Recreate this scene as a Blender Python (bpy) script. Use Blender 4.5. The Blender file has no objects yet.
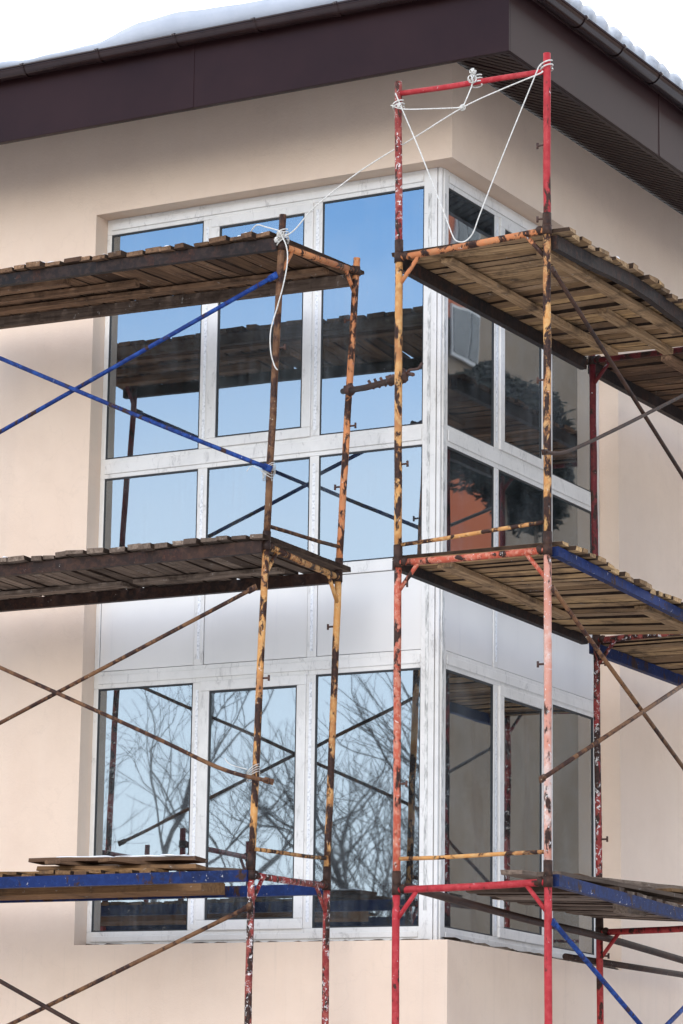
import bpy, bmesh, math, random
from mathutils import Vector, Matrix, noise as mnoise
R = math.radians
random.seed(11)
scene = bpy.context.scene
COL = scene.collection
GZ = -3.3            # ground level; z = 0 is the bottom edge of the corner window

# ------------------------------------------------------------------ materials
def new_mat(name):
    m = bpy.data.materials.new(name); m.use_nodes = True
    nt = m.node_tree; b = nt.nodes['Principled BSDF']
    return m, nt, b
def N(nt, t, **kw):
    n = nt.nodes.new(t)
    for k, v in kw.items():
        if k.startswith('i_'): n.inputs[k[2:].replace('_', ' ')].default_value = v
        else: setattr(n, k, v)
    return n
def L(nt, a, b): nt.links.new(a, b)
def pos(nt, scale=(1, 1, 1)):
    g = N(nt, 'ShaderNodeNewGeometry'); mp = N(nt, 'ShaderNodeMapping')
    mp.inputs['Scale'].default_value = scale
    L(nt, g.outputs['Position'], mp.inputs['Vector']); return mp.outputs['Vector']
def noise(nt, vec, scale, detail=6, rough=.6, dist=0):
    n = N(nt, 'ShaderNodeTexNoise'); n.inputs['Scale'].default_value = scale
    n.inputs['Detail'].default_value = detail; n.inputs['Roughness'].default_value = rough
    n.inputs['Distortion'].default_value = dist
    L(nt, vec, n.inputs['Vector']); return n.outputs['Fac']
def ramp(nt, fac, stops):
    r = N(nt, 'ShaderNodeValToRGB'); e = r.color_ramp.elements
    while len(e) < len(stops): e.new(.5)
    for k, (p, c) in enumerate(stops):
        e[k].position = p; e[k].color = (*c, 1) if len(c) == 3 else c
    L(nt, fac, r.inputs['Fac']); return r.outputs['Color']
def grey(v): return (v, v, v)
def mix(nt, fac, a, b, mode='MIX'):
    m = N(nt, 'ShaderNodeMix', data_type='RGBA', blend_type=mode)
    for s, x in ((0, fac), (6, a), (7, b)):
        if isinstance(x, (int, float)): m.inputs[s].default_value = x
        elif isinstance(x, tuple): m.inputs[s].default_value = (*x, 1)
        else: L(nt, x, m.inputs[s])
    return m.outputs[2]
def bump(nt, b, h, strength=.3, dist=.01):
    n = N(nt, 'ShaderNodeBump'); n.inputs['Strength'].default_value = strength
    n.inputs['Distance'].default_value = dist
    L(nt, h, n.inputs['Height']); L(nt, n.outputs['Normal'], b.inputs['Normal'])

def tube_mat(name, paint, paint2=None, rust=.5, spl=.62, worn=(.36, .15, .05), wa=.6, spc=(.62, .58, .54)):
    """worn paint over rust with pale plaster spatter"""
    m, nt, b = new_mat(name)
    v = pos(nt); v2 = pos(nt, (1, 1, .5))
    base = paint if paint2 is None else mix(nt, ramp(nt, noise(nt, v, 2.3, 3), [(.42, grey(0)), (.58, grey(1))]), paint, paint2)
    base = mix(nt, ramp(nt, noise(nt, v, 9, 5, .7), [(.3, grey(.35)), (.7, grey(0))]), base, tuple(c * .5 for c in paint))
    n1 = noise(nt, v2, 14, 8, .66, .35); nb = noise(nt, pos(nt, (1, 1, .7)), 3.1, 3, .5)
    ad = N(nt, 'ShaderNodeMath', operation='MULTIPLY_ADD'); ad.inputs[1].default_value = .35; ad.inputs[2].default_value = -.175
    L(nt, nb, ad.inputs[0]); a2 = N(nt, 'ShaderNodeMath', operation='ADD'); L(nt, ad.outputs[0], a2.inputs[0]); L(nt, n1, a2.inputs[1])
    rustc = ramp(nt, noise(nt, v, 60, 4), [(.3, (.014, .008, .007)), (.6, (.045, .018, .011)), (.8, (.13, .05, .02))])
    wc = mix(nt, ramp(nt, noise(nt, v, 26, 6, .7), [(.47, grey(0)), (.58, grey(wa))]), base, worn)
    c = mix(nt, ramp(nt, a2.outputs[0], [(rust - .05, grey(0)), (rust - .03, grey(.45)), (rust, grey(1))]), wc, rustc)
    n3 = noise(nt, v, 34, 5, .75, .6)
    c = mix(nt, ramp(nt, n3, [(spl, grey(0)), (spl + .02, grey(1))]), c, spc)
    L(nt, c, b.inputs['Base Color']); b.inputs['Roughness'].default_value = .58; b.inputs['Specular IOR Level'].default_value = .2
    bump(nt, b, n1, .6, .004)
    return m
M = {}
DKW = (.07, .032, .018)
M['t_orange'] = tube_mat('rusty_orange_paint', (.60, .23, .085), (.50, .17, .065), .555, .66, (.42, .2, .09))
M['t_yellow'] = tube_mat('yellow_worn_paint', (.58, .27, .08), (.36, .15, .055), .525, .66, (.55, .34, .14))
M['t_brown'] = tube_mat('rust_brown_tube', (.075, .030, .016), (.16, .075, .032), .56, .66, (.20, .10, .045), .5, (.5, .42, .3))
M['t_dark'] = tube_mat('dark_rust_tube', (.022, .012, .009), (.042, .020, .013), .60, .68, DKW, .5, (.4, .36, .32))
M['t_red'] = tube_mat('red_worn_paint', (.40, .028, .028), (.33, .024, .026), .60, .65, (.45, .08, .06), .5)
M['t_crimson'] = tube_mat('crimson_paint', (.40, .024, .032), (.34, .024, .027), .63, .665, (.5, .07, .07), .4)
M['t_redworn'] = tube_mat('red_paint_plastered', (.27, .025, .025), (.20, .035, .027), .545, .575, (.36, .10, .07), .6)
M['t_salmon'] = tube_mat('salmon_paint', (.48, .095, .05), (.40, .07, .035), .585, .63, (.55, .26, .17), .6)
M['t_pale'] = tube_mat('limewashed_tube', (.66, .54, .47), (.54, .22, .15), .62, .60, (.5, .2, .13), .6)
M['t_maroon'] = tube_mat('maroon_paint', (.13, .014, .018), (.10, .016, .015), .60, .66, (.2, .04, .03), .4)
M['t_blue'] = tube_mat('blue_paint', (.007, .028, .15), (.006, .018, .085), .59, .66, (.02, .08, .30), .5, (.4, .4, .42))
M['t_bluebeam'] = tube_mat('blue_beam_paint', (.005, .019, .095), (.005, .012, .05), .61, .66, (.010, .035, .14), .4)
M['t_black'] = tube_mat('dark_steel_beam', (.010, .008, .008), (.020, .012, .010), .62, .70, (.05, .028, .02), .5, (.4, .36, .32))

def wood_mat(name, c1, c2, c3):
    m, nt, b = new_mat(name)
    at = N(nt, 'ShaderNodeAttribute', attribute_name='tone')
    ax = N(nt, 'ShaderNodeAttribute', attribute_name='grain')
    v = N(nt, 'ShaderNodeMapping'); v.inputs['Scale'].default_value = (1.6, 30, 30)
    L(nt, ax.outputs['Vector'], v.inputs['Vector'])
    g = noise(nt, v.outputs['Vector'], 1.6, 9, .7, .5)
    c = mix(nt, at.outputs['Fac'], c1, c2)
    th_ = N(nt, 'ShaderNodeMath', operation='FRACT'); t9 = N(nt, 'ShaderNodeMath', operation='MULTIPLY'); t9.inputs[1].default_value = 7.3
    L(nt, at.outputs['Fac'], t9.inputs[0]); L(nt, t9.outputs[0], th_.inputs[0])
    c = mix(nt, ramp(nt, th_.outputs[0], [(.55, grey(0)), (.9, grey(.75))]), c, c3)
    c = mix(nt, ramp(nt, g, [(.35, grey(0)), (.7, grey(1))]), c, c3)
    st = noise(nt, pos(nt), 5, 6, .7)
    c = mix(nt, ramp(nt, st, [(.5, grey(0)), (.68, grey(.8))]), c, (.05, .034, .025))
    sp = noise(nt, pos(nt), 19, 6, .75, .5)
    c = mix(nt, ramp(nt, sp, [(.63, grey(0)), (.67, grey(.7))]), c, (.42, .38, .33))
    L(nt, c, b.inputs['Base Color']); b.inputs['Roughness'].default_value = .9; b.inputs['Specular IOR Level'].default_value = .08
    bump(nt, b, g, .7, .006)
    return m
M['wood_brown'] = wood_mat('weathered_brown_boards', (.17, .095, .05), (.36, .21, .12), (.06, .034, .024))
M['wood_grey'] = wood_mat('weathered_grey_boards', (.19, .135, .10), (.37, .28, .21), (.07, .048, .036))
M['wood_tan'] = wood_mat('tan_boards', (.68, .43, .20), (.42, .28, .165), (.15, .085, .045))
M['wood_warm'] = wood_mat('warm_board_stack', (.34, .19, .08), (.22, .12, .06), (.10, .055, .03))

def plain(name, c1, c2, sc=3, rough=.6, metal=0, bstr=0, spec=None):
    m, nt, b = new_mat(name)
    n = noise(nt, pos(nt), sc, 6, .65)
    L(nt, ramp(nt, n, [(.35, c1), (.65, c2)]), b.inputs['Base Color'])
    b.inputs['Roughness'].default_value = rough; b.inputs['Metallic'].default_value = metal
    if spec is not None: b.inputs['Specular IOR Level'].default_value = spec
    if bstr: bump(nt, b, n, bstr, .01)
    return m
M['wood_edge'] = plain('gap_shade_board_edges', (.022, .014, .010), (.06, .038, .026), 9, .95, 0, .6, .05)  # near-black plank sides, shade of the gaps between boards painted in
m, nt, b = new_mat('beige_render')
v = pos(nt)
c = mix(nt, ramp(nt, noise(nt, v, .55, 5, .6), [(.35, grey(0)), (.65, grey(1))]), (.765, .60, .465), (.715, .55, .425))
c = mix(nt, ramp(nt, noise(nt, v, 2.6, 7, .7), [(.45, grey(0)), (.72, grey(.5))]), c, (.655, .50, .385))
streak = noise(nt, pos(nt, (5, 5, .35)), 1.3, 5, .65)
c = mix(nt, ramp(nt, streak, [(.5, grey(0)), (.75, grey(.35))]), c, (.74, .60, .48))
c = mix(nt, ramp(nt, noise(nt, v, 9, 8, .8), [(.66, grey(0)), (.75, grey(.4))]), c, (.42, .31, .23))
# drip stains hanging below the window opening
sx = N(nt, 'ShaderNodeSeparateXYZ'); L(nt, v, sx.inputs[0])
mr = N(nt, 'ShaderNodeMapRange'); L(nt, sx.outputs['Z'], mr.inputs['Value']); mr.inputs['From Min'].default_value = -1.1; mr.inputs['From Max'].default_value = 0.02
fd = ramp(nt, mr.outputs[0], [(0, grey(0)), (.97, grey(1)), (1, grey(0))])
dn = ramp(nt, noise(nt, pos(nt, (14, 14, .5)), 1, 6, .75), [(.55, grey(0)), (.75, grey(.3))])
c = mix(nt, mix(nt, 1.0, fd, dn, 'MULTIPLY'), c, (.40, .33, .27))
crk = N(nt, 'ShaderNodeTexVoronoi', feature='DISTANCE_TO_EDGE'); crk.inputs['Scale'].default_value = .75
wv = N(nt, 'ShaderNodeVectorMath', operation='ADD'); nn_ = N(nt, 'ShaderNodeTexNoise'); nn_.inputs['Scale'].default_value = 3; nn_.inputs['Detail'].default_value = 8
L(nt, v, nn_.inputs['Vector']); L(nt, v, wv.inputs[0]); L(nt, nn_.outputs['Color'], wv.inputs[1]); L(nt, wv.outputs[0], crk.inputs['Vector'])
c = mix(nt, ramp(nt, crk.outputs['Distance'], [(0, grey(.10)), (.006, grey(0))]), c, (.45, .34, .26))
L(nt, c, b.inputs['Base Color']); b.inputs['Roughness'].default_value = .93
bump(nt, b, noise(nt, v, 55, 9, .8), .55, .006)
M['render'] = m

m, nt, b = new_mat('white_pvc')
v = pos(nt)
c = mix(nt, ramp(nt, noise(nt, v, 3, 7, .7), [(.4, grey(0)), (.7, grey(1))]), (.72, .695, .655), (.61, .59, .555))
gn = noise(nt, pos(nt, (1.0, 1.0, .35)), 17, 8, .8, .8)
c = mix(nt, ramp(nt, gn, [(.55, grey(0)), (.66, grey(.6))]), c, (.33, .31, .29))
gh = noise(nt, pos(nt, (.3, .3, 2.2)), 22, 8, .8, .4)
c = mix(nt, ramp(nt, gh, [(.60, grey(0)), (.68, grey(.55))]), c, (.36, .35, .34))
L(nt, c, b.inputs['Base Color']); b.inputs['Roughness'].default_value = .38
M['pvc'] = m
m, nt, b = new_mat('printed_tape_marks'); b.inputs['Roughness'].default_value = .6
c = ramp(nt, noise(nt, pos(nt), 60, 3, .6), [(.36, (.48, .49, .5)), (.46, (.70, .70, .70)), (.62, (.78, .78, .78))])
L(nt, c, b.inputs['Base Color']); M['tape'] = m
m, nt, b = new_mat('glue_residue'); b.inputs['Roughness'].default_value = .7
c = ramp(nt, noise(nt, pos(nt, (3, 3, .6)), 18, 7, .75), [(.42, (.70, .685, .65)), (.52, (.5, .49, .46)), (.62, (.30, .29, .275))])
L(nt, c, b.inputs['Base Color']); M['tape2'] = m
m, nt, b = new_mat('gasket'); b.inputs['Base Color'].default_value = (.02, .022, .024, 1); b.inputs['Roughness'].default_value = .6
M['gasket'] = m
m, nt, b = new_mat('white_sandwich_panel')
v = pos(nt)
c = mix(nt, ramp(nt, noise(nt, v, .9, 4, .5), [(.4, grey(0)), (.6, grey(1))]), (.70, .675, .64), (.63, .61, .58))
c = mix(nt, ramp(nt, noise(nt, pos(nt, (12, 12, .6)), 1, 5, .7), [(.58, grey(0)), (.75, grey(.4))]), c, (.55, .54, .53))
L(nt, c, b.inputs['Base Color']); b.inputs['Roughness'].default_value = .3
M['panel'] = m

m, nt, b = new_mat('window_glass')
nt.nodes.remove(b)
out = nt.nodes['Material Output']
gl = N(nt, 'ShaderNodeBsdfGlossy'); gl.inputs['Roughness'].default_value = .012; gl.inputs['Color'].default_value = (.86, .94, 1, 1)
tr = N(nt, 'ShaderNodeBsdfTransparent'); tr.inputs['Color'].default_value = (.60, .70, .66, 1)
fr = N(nt, 'ShaderNodeFresnel'); fr.inputs['IOR'].default_value = 2.3
mx = N(nt, 'ShaderNodeMixShader')
ad = N(nt, 'ShaderNodeMath', operation='MULTIPLY_ADD', use_clamp=True); ad.inputs[1].default_value = 1.0; ad.inputs[2].default_value = .24
L(nt, fr.outputs['Fac'], ad.inputs[0])
L(nt, ad.outputs[0], mx.inputs[0]); L(nt, tr.outputs[0], mx.inputs[1]); L(nt, gl.outputs[0], mx.inputs[2])
bp_ = N(nt, 'ShaderNodeBump'); bp_.inputs['Strength'].default_value = .28; bp_.inputs['Distance'].default_value = .004
L(nt, noise(nt, pos(nt), 1.6, 1, .4), bp_.inputs['Height']); L(nt, bp_.outputs[0], gl.inputs['Normal'])
# dirt film and drip streaks on the glass
df = N(nt, 'ShaderNodeBsdfDiffuse'); df.inputs['Color'].default_value = (.50, .52, .54, 1)
dm = N(nt, 'ShaderNodeMixShader')
dr = noise(nt, pos(nt, (34, 34, 1.0)), 1, 7, .75)
blot = noise(nt, pos(nt), 2.2, 6, .7)
sp = noise(nt, pos(nt), 42, 3, .6)
f1 = ramp(nt, dr, [(.42, grey(.055)), (.64, grey(.13)), (.80, grey(.36))])
f2 = ramp(nt, blot, [(.42, grey(.2)), (.65, grey(1))])
f3 = ramp(nt, sp, [(.735, grey(0)), (.76, grey(.5))])
ff = mix(nt, 1.0, mix(nt, 1.0, f1, f2, 'MULTIPLY'), f3, 'ADD')
L(nt, ff, dm.inputs[0]); L(nt, mx.outputs[0], dm.inputs[1]); L(nt, df.outputs[0], dm.inputs[2])
L(nt, dm.outputs[0], out.inputs['Surface'])
M['glass'] = m

M['fascia'] = plain('brown_fascia_sheet', (.016, .0055, .006), (.024, .009, .009), 1.1, .38, 0, 0, .16)
M['gutter'] = plain('brown_gutter', (.018, .009, .009), (.028, .014, .013), 6, .2, 0, 0, .4)
M['soffit'] = plain('brown_soffit', (.016, .0055, .0055), (.022, .0075, .007), 3, .5, 0, 0, .2)
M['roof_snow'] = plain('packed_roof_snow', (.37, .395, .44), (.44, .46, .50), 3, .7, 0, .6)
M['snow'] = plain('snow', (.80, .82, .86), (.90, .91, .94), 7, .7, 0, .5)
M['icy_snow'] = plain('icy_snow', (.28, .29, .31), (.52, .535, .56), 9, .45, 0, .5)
M['roof'] = plain('brown_roof_tile', (.06, .03, .03), (.09, .05, .045), 4, .5)
M['int_wall'] = plain('interior_plaster', (.34, .32, .29), (.40, .37, .33), 1.5, .9)
M['int_floor'] = plain('interior_concrete', (.18, .17, .16), (.24, .23, .21), 2, .9)
M['rope'] = plain('white_rope', (.52, .49, .43), (.76, .73, .67), 70, .95, 0, 1)
M['foam'] = plain('mounting_foam', (.03, .02, .015), (.17, .125, .085), 14, .95, 0, 1)
M['iron'] = plain('rusted_iron', (.03, .015, .012), (.09, .035, .02), 30, .7)
M['bark'] = plain('dark_bark', (.05, .045, .045), (.09, .08, .078), 8, .95)
M['needles'] = plain('pine_needles', (.008, .010, .008), (.016, .019, .012), 2, .9)
M['f_beige'] = plain('far_beige_facade', (.17, .125, .088), (.24, .18, .13), .25, .9)
M['f_orange'] = plain('far_orange_facade', (.38, .09, .035), (.42, .11, .04), .6, .9)
M['f_dark'] = plain('far_dark_wall', (.06, .06, .065), (.10, .095, .09), .4, .9)
M['f_win'] = plain('far_window', (.03, .035, .04), (.06, .065, .07), 2, .2)
M['f_frame'] = plain('far_window_frame', (.42, .41, .40), (.5, .49, .48), 2, .5)

# ------------------------------------------------------------------ mesh builder
class MB:
    def __init__(s):
        s.v = []; s.f = []; s.tone = []; s.grain = []; s.mi = []
    def add(s, vs, fs, tone=0, grain=None, mi=0):
        o = len(s.v); s.v += [tuple(v) for v in vs]
        s.grain += grain if grain else [tuple(v) for v in vs]
        s.tone += [tone] * len(vs)
        for f in fs: s.f.append([i + o for i in f]); s.mi.append(mi)
    def box(s, x0, y0, z0, x1, y1, z1, mi=0):
        vs = [(x0, y0, z0), (x1, y0, z0), (x1, y1, z0), (x0, y1, z0), (x0, y0, z1), (x1, y0, z1), (x1, y1, z1), (x0, y1, z1)]
        s.add(vs, [(0, 3, 2, 1), (4, 5, 6, 7), (0, 1, 5, 4), (1, 2, 6, 5), (2, 3, 7, 6), (3, 0, 4, 7)], mi=mi)
    def beam(s, a, b_, w, h, up=(0, 0, 1), tone=0, jit=0, seg=1, ends=0, sag=0, side=0):
        """rectangular bar from a to b, w across, h along up; jit roughens the edges"""
        a = Vector(a); b_ = Vector(b_); d = (b_ - a); ln = d.length; d.normalize()
        u = Vector(up); sd = d.cross(u).normalized(); u = sd.cross(d).normalized()
        off = random.random() * 50
        vs = []; gr = []
        for k in range(seg + 1):
            t = k / seg; c = a + (b_ - a) * t - u * (sag * 4 * t * (1 - t))
            for q, (i, j) in enumerate(((-1, -1), (1, -1), (1, 1), (-1, 1))):
                p = c + sd * (i * w / 2) + u * (j * h / 2)
                if jit: p += Vector((random.uniform(-1, 1), random.uniform(-1, 1), random.uniform(-1, 1))) * jit
                if ends and k in (0, seg): p += d * random.uniform(-1, 1) * ends
                vs.append(p); gr.append((off + t * ln, i * w / 2 + off, j * h / 2))
        fs = []
        for k in range(seg):
            for q in range(4):
                r = (q + 1) % 4
                fs.append((k * 4 + q, k * 4 + r, k * 4 + 4 + r, k * 4 + 4 + q))
        fs.append((3, 2, 1, 0)); e = seg * 4; fs.append((e, e + 1, e + 2, e + 3))
        s.add(vs, fs, tone, gr)
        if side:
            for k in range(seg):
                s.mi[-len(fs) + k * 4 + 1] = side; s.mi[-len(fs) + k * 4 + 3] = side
    def tube(s, pts, r, n=12, r2=None, hollow=False, smooth=False):
        pts = [Vector(p) for p in pts]
        if smooth and len(pts) > 2: pts = catmull(pts, 6)
        m = len(pts); prev = None; vs = []
        for k, p in enumerate(pts):
            d = (pts[min(k + 1, m - 1)] - pts[max(k - 1, 0)]).normalized()
            if prev is None:
                prev = d.orthogonal().normalized()
            u = (prev - d * prev.dot(d)).normalized(); prev = u; w = d.cross(u)
            rr = r if r2 is None else r + (r2 - r) * k / max(1, m - 1)
            for q in range(n):
                an = 2 * math.pi * q / n
                vs.append(p + u * math.cos(an) * rr + w * math.sin(an) * rr)
        fs = [(k * n + q, k * n + (q + 1) % n, (k + 1) * n + (q + 1) % n, (k + 1) * n + q) for k in range(m - 1) for q in range(n)]
        fs.append(tuple(range(n - 1, -1, -1))); fs.append(tuple((m - 1) * n + q for q in range(n)))
        s.add(vs, fs)
        if hollow:   # dark open mouth of a pipe: an inset ring sunk into the end
            d = (pts[-1] - pts[-2]).normalized(); s.tube([pts[-1] + d * .0005, pts[-1] + d * .001], r * .72, n)
    def ball(s, c, rx, ry=None, rz=None, n=8, jit=0):
        ry = ry or rx; rz = rz or rx; vs = []; fs = []
        for i in range(n + 1):
            th = math.pi * i / n
            for j in range(2 * n):
                ph = math.pi * j / n; k = 1 + random.uniform(-jit, jit)
                vs.append((c[0] + rx * k * math.sin(th) * math.cos(ph), c[1] + ry * k * math.sin(th) * math.sin(ph), c[2] + rz * k * math.cos(th)))
        for i in range(n):
            for j in range(2 * n):
                fs.append((i * 2 * n + j, (i + 1) * 2 * n + j, (i + 1) * 2 * n + (j + 1) % (2 * n), i * 2 * n + (j + 1) % (2 * n)))
        s.add(vs, fs)
    def build(s, name, mats, parent=None, bevel=0, smooth=False, sub=0):
        me = bpy.data.meshes.new(name)
        o0 = Vector((0, 0, 0))
        if parent is not None: o0 = parent_origin(parent)
        me.from_pydata([Vector(v) - o0 for v in s.v], [], s.f)
        for mt in (mats if isinstance(mats, (list, tuple)) else [mats]): me.materials.append(mt)
        for p, mi in zip(me.polygons, s.mi): p.material_index = mi
        a = me.attributes.new('tone', 'FLOAT', 'POINT'); a.data.foreach_set('value', s.tone)
        g = me.attributes.new('grain', 'FLOAT_VECTOR', 'POINT'); g.data.foreach_set('vector', [c for v in s.grain for c in v])
        me.validate(); me.update()
        bm = bmesh.new(); bm.from_mesh(me); bmesh.ops.recalc_face_normals(bm, faces=bm.faces); bm.to_mesh(me); bm.free()
        if smooth:
            for p in me.polygons: p.use_smooth = len(p.vertices) == 4
        o = bpy.data.objects.new(name, me); COL.objects.link(o)
        if parent is not None: o.parent = parent
        if bevel:
            md = o.modifiers.new('bevel', 'BEVEL'); md.width = bevel; md.segments = 2; md.limit_method = 'ANGLE'
        return o
def parent_origin(p):
    v = Vector(p.location)
    while p.parent: p = p.parent; v += Vector(p.location)
    return v
def catmull(P, n):
    out = []
    for i in range(len(P) - 1):
        p0 = P[max(i - 1, 0)]; p1 = P[i]; p2 = P[i + 1]; p3 = P[min(i + 2, len(P) - 1)]
        for k in range(n):
            t = k / n
            out.append(.5 * ((2 * p1) + (-p0 + p2) * t + (2 * p0 - 5 * p1 + 4 * p2 - p3) * t * t + (-p0 + 3 * p1 - 3 * p2 + p3) * t ** 3))
    out.append(P[-1]); return out
def tag(o, label=None, cat=None, group=None, kind=None):
    if label: o['label'] = label
    if cat: o['category'] = cat
    if group: o['group'] = group
    if kind: o['kind'] = kind
    return o
def empty(name, loc, label, cat, group=None):
    o = bpy.data.objects.new(name, None); o.empty_display_size = .2; o.location = loc; COL.objects.link(o)
    return tag(o, label, cat, group)

# ------------------------------------------------------------------ ground
g = MB(); n = 60; S = 220
vs = []
for i in range(n + 1):
    for j in range(n + 1):
        x = -S + 2 * S * i / n; y = -S + 2 * S * j / n
        vs.append((x, y, GZ + .12 * mnoise.noise(Vector((x * .08, y * .08, 0)))))
g.add(vs, [(i * (n + 1) + j, (i + 1) * (n + 1) + j, (i + 1) * (n + 1) + j + 1, i * (n + 1) + j + 1) for i in range(n) for j in range(n)])
M['ground'] = plain('trodden_snow', (.36, .36, .37), (.58, .58, .59), .7, .8, 0, .6)
tag(g.build('ground', M['ground'], smooth=True), 'snow covered ground round the building', kind='structure')

# ------------------------------------------------------------------ building
A, B, H = 2.816, 2.702, 5.175
bld = empty('building', (0, 0, GZ), 'beige rendered building with glazed corner under a brown snowy eave', 'building')
XL, YR, ZT = -15.0, 15.0, 5.86
w = MB(); T = .32
# wall facing -Y, butted pieces; wall facing +X
w.box(XL, 0, GZ - .3, 0, T, 0)
w.box(XL, 0, H, 0, T, ZT)
w.box(XL, 0, 0, -A, T, H)
w.box(-T, T, GZ - .3, 0, YR, 0)
w.box(-T, T, H, 0, YR, ZT)
w.box(-T, B, 0, 0, YR, H)
w.box(XL, YR - T, GZ - .3, -T, YR, ZT)
w.box(XL, T, GZ - .3, XL + T, YR - T, ZT)
w.build('wall', M['render'], bld)
it = MB()
it.box(XL + T, T, -.25, -T, YR - T, -.02)
it.box(XL + T, T, 1.98, -T, YR - T, 2.36)
it.box(XL + T, T, 5.2, -T, YR - T, 5.4)
it.build('floor_slab', M['int_floor'], bld)
it = MB()
it.box(-6.2, T, -.02, -6.05, 6.2, 1.98); it.box(-6.2, T, 2.36, -6.05, 6.2, 5.2)
it.box(-6.05, 6.05, -.02, -T, 6.2, 1.98); it.box(-6.05, 6.05, 2.36, -T, 6.2, 5.2)
it.build('interior_wall', M['int_wall'], bld)
it = MB(); it.box(-1.6, 1.7, -.02, -1.3, 2.0, 1.98); it.build('interior_pillar', M['int_wall'], bld)

# eaves: soffit follows the rafters, fascia on its outer edge
OV = .78; ZF = 5.56; ZFT = 6.02; SL = (5.875 - ZF) / OV
def ribs(side):
    s = MB(); p = .10; k = 0
    lo, hi = (XL, OV) if side == 'left' else (-OV, YR)
    t = lo
    while t < hi:
        e = min(t + p * .72, hi)
        # each slat spans wall -> fascia, mitred at the corner
        def quad(a, b_, dz):
            q = []
            for tt in (a, b_):
                if side == 'left':
                    if tt > 0: o0 = tt
                    else: o0 = -.02
                    q.append(((tt, -o0, 5.875 - SL * max(o0, 0) + dz), (tt, -OV, ZF + dz)))
                else:
                    o0 = -tt if tt < 0 else -.02
                    q.append(((o0, tt, 5.875 - SL * max(o0, 0) + dz), (OV, tt, ZF + dz)))
            return q
        (a0, a1), (b0, b1) = quad(t, e, 0)
        (c0, c1), (d0, d1) = quad(t, e, .022)
        s.add([a0, b0, b1, a1, c0, d0, d1, c1], [(0, 1, 2, 3), (7, 6, 5, 4), (0, 4, 5, 1), (1, 5, 6, 2), (2, 6, 7, 3), (3, 7, 4, 0)])
        t += p
    # backing sheet just above
    zb = .020
    if side == 'left': q = [(XL, .02, 5.883 + zb), (0, .02, 5.883 + zb), (OV, -OV, ZF + zb), (XL, -OV, ZF + zb)]
    else: q = [(-.02, 0, 5.883 + zb), (-.02, YR, 5.883 + zb), (OV, YR, ZF + zb), (OV, -OV, ZF + zb)]
    up = [(a, b_, c + .01) for a, b_, c in q]
    s.add(q + up, [(0, 1, 2, 3), (4, 7, 6, 5), (0, 4, 5, 1), (1, 5, 6, 2), (2, 6, 7, 3), (3, 7, 4, 0)])
    return s
ribs('left').build('soffit', M['soffit'], bld); ribs('right').build('soffit', M['soffit'], bld)
f = MB()
f.box(XL, -OV - .018, ZF - .03, OV + .018, -OV, ZFT); f.box(XL, -OV, ZF - .03, .0 + OV, -OV + .03, ZF - .022)
f.build('fascia', M['fascia'], bld, bevel=.003)
f = MB()
f.box(OV, -OV, ZF - .03, OV + .018, YR, ZFT); f.box(OV - .03, -OV + .03, ZF - .032, OV, YR, ZF - .024)
f.build('fascia', M['fascia'], bld, bevel=.003)
f = MB(); x_ = OV - 2.35
while x_ > XL:
    f = MB(); f.box(x_, -OV - .0215, ZF - .028, x_ + .03, -OV - .0182, ZFT - .01); x_ -= 2.1; f.build('joint_strip', M['fascia'], bld)
y_ = 1.6
while y_ < YR:
    f = MB(); f.box(OV + .0182, y_, ZF - .028, OV + .0215, y_ + .03, ZFT - .01); y_ += 2.1; f.build('joint_strip', M['fascia'], bld)
f = MB(); f.add([(OV + .019, -OV - .0225, ZF - .031), (OV - .13, -OV - .0225, ZF - .031), (OV - .16, -OV - .0225, ZFT), (OV + .019, -OV - .0225, ZFT), (OV + .019, -OV - .0185, ZF - .031), (OV - .13, -OV - .0185, ZF - .031), (OV - .16, -OV - .0185, ZFT), (OV + .019, -OV - .0185, ZFT)],
      [(0, 1, 2, 3), (7, 6, 5, 4), (0, 4, 5, 1), (1, 5, 6, 2), (2, 6, 7, 3), (3, 7, 4, 0)])
f.build('corner_flashing', M['fascia'], bld)
# gutters, half round, with brackets and joint sleeves
def gutter(p0, p1, out, r=.062):
    p0 = Vector(p0); p1 = Vector(p1); out = Vector(out)
    s = MB(); n = 14
    def sect(c, rr):
        vs = [c + out * (math.cos(math.pi * k / n) * rr) + Vector((0, 0, -math.sin(math.pi * k / n) * rr)) for k in range(n + 1)]
        return vs
    def run(a, b_, ro, ri):
        vs = sect(a, ro) + sect(a, ri)[::-1] + sect(b_, ro) + sect(b_, ri)[::-1]
        m = 2 * (n + 1)
        s.add(vs, [(k, (k + 1) % m, (k + 1) % m + m, k + m) for k in range(m)])
    run(p0, p1, r, r - .004)
    s.tube([p0 + out * r, p1 + out * r], .008, 8)
    o = s.build('gutter', M['gutter'], bld, smooth=True)
    ln = (p1 - p0).length; d = (p1 - p0).normalized(); t = .35
    while t < ln:
        s = MB(); c = p0 + d * t
        run(c - d * .014, c + d * .014, r + .007, r + .001)
        s.tube([c + out * (r + .004) + d * -.014, c + out * (r + .004) + d * .014], .013, 8)
        s.build('gutter_bracket', M['gutter'], o, smooth=True)
        t += .62
g0 = ZFT + .0
gutter((XL, -OV - .085, g0), (OV + .10, -OV - .085, g0), (0, -1, 0))
gutter((OV + .085, -OV - .1, g0 + .003), (OV + .085, YR, g0 + .003), (1, 0, 0))
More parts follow.
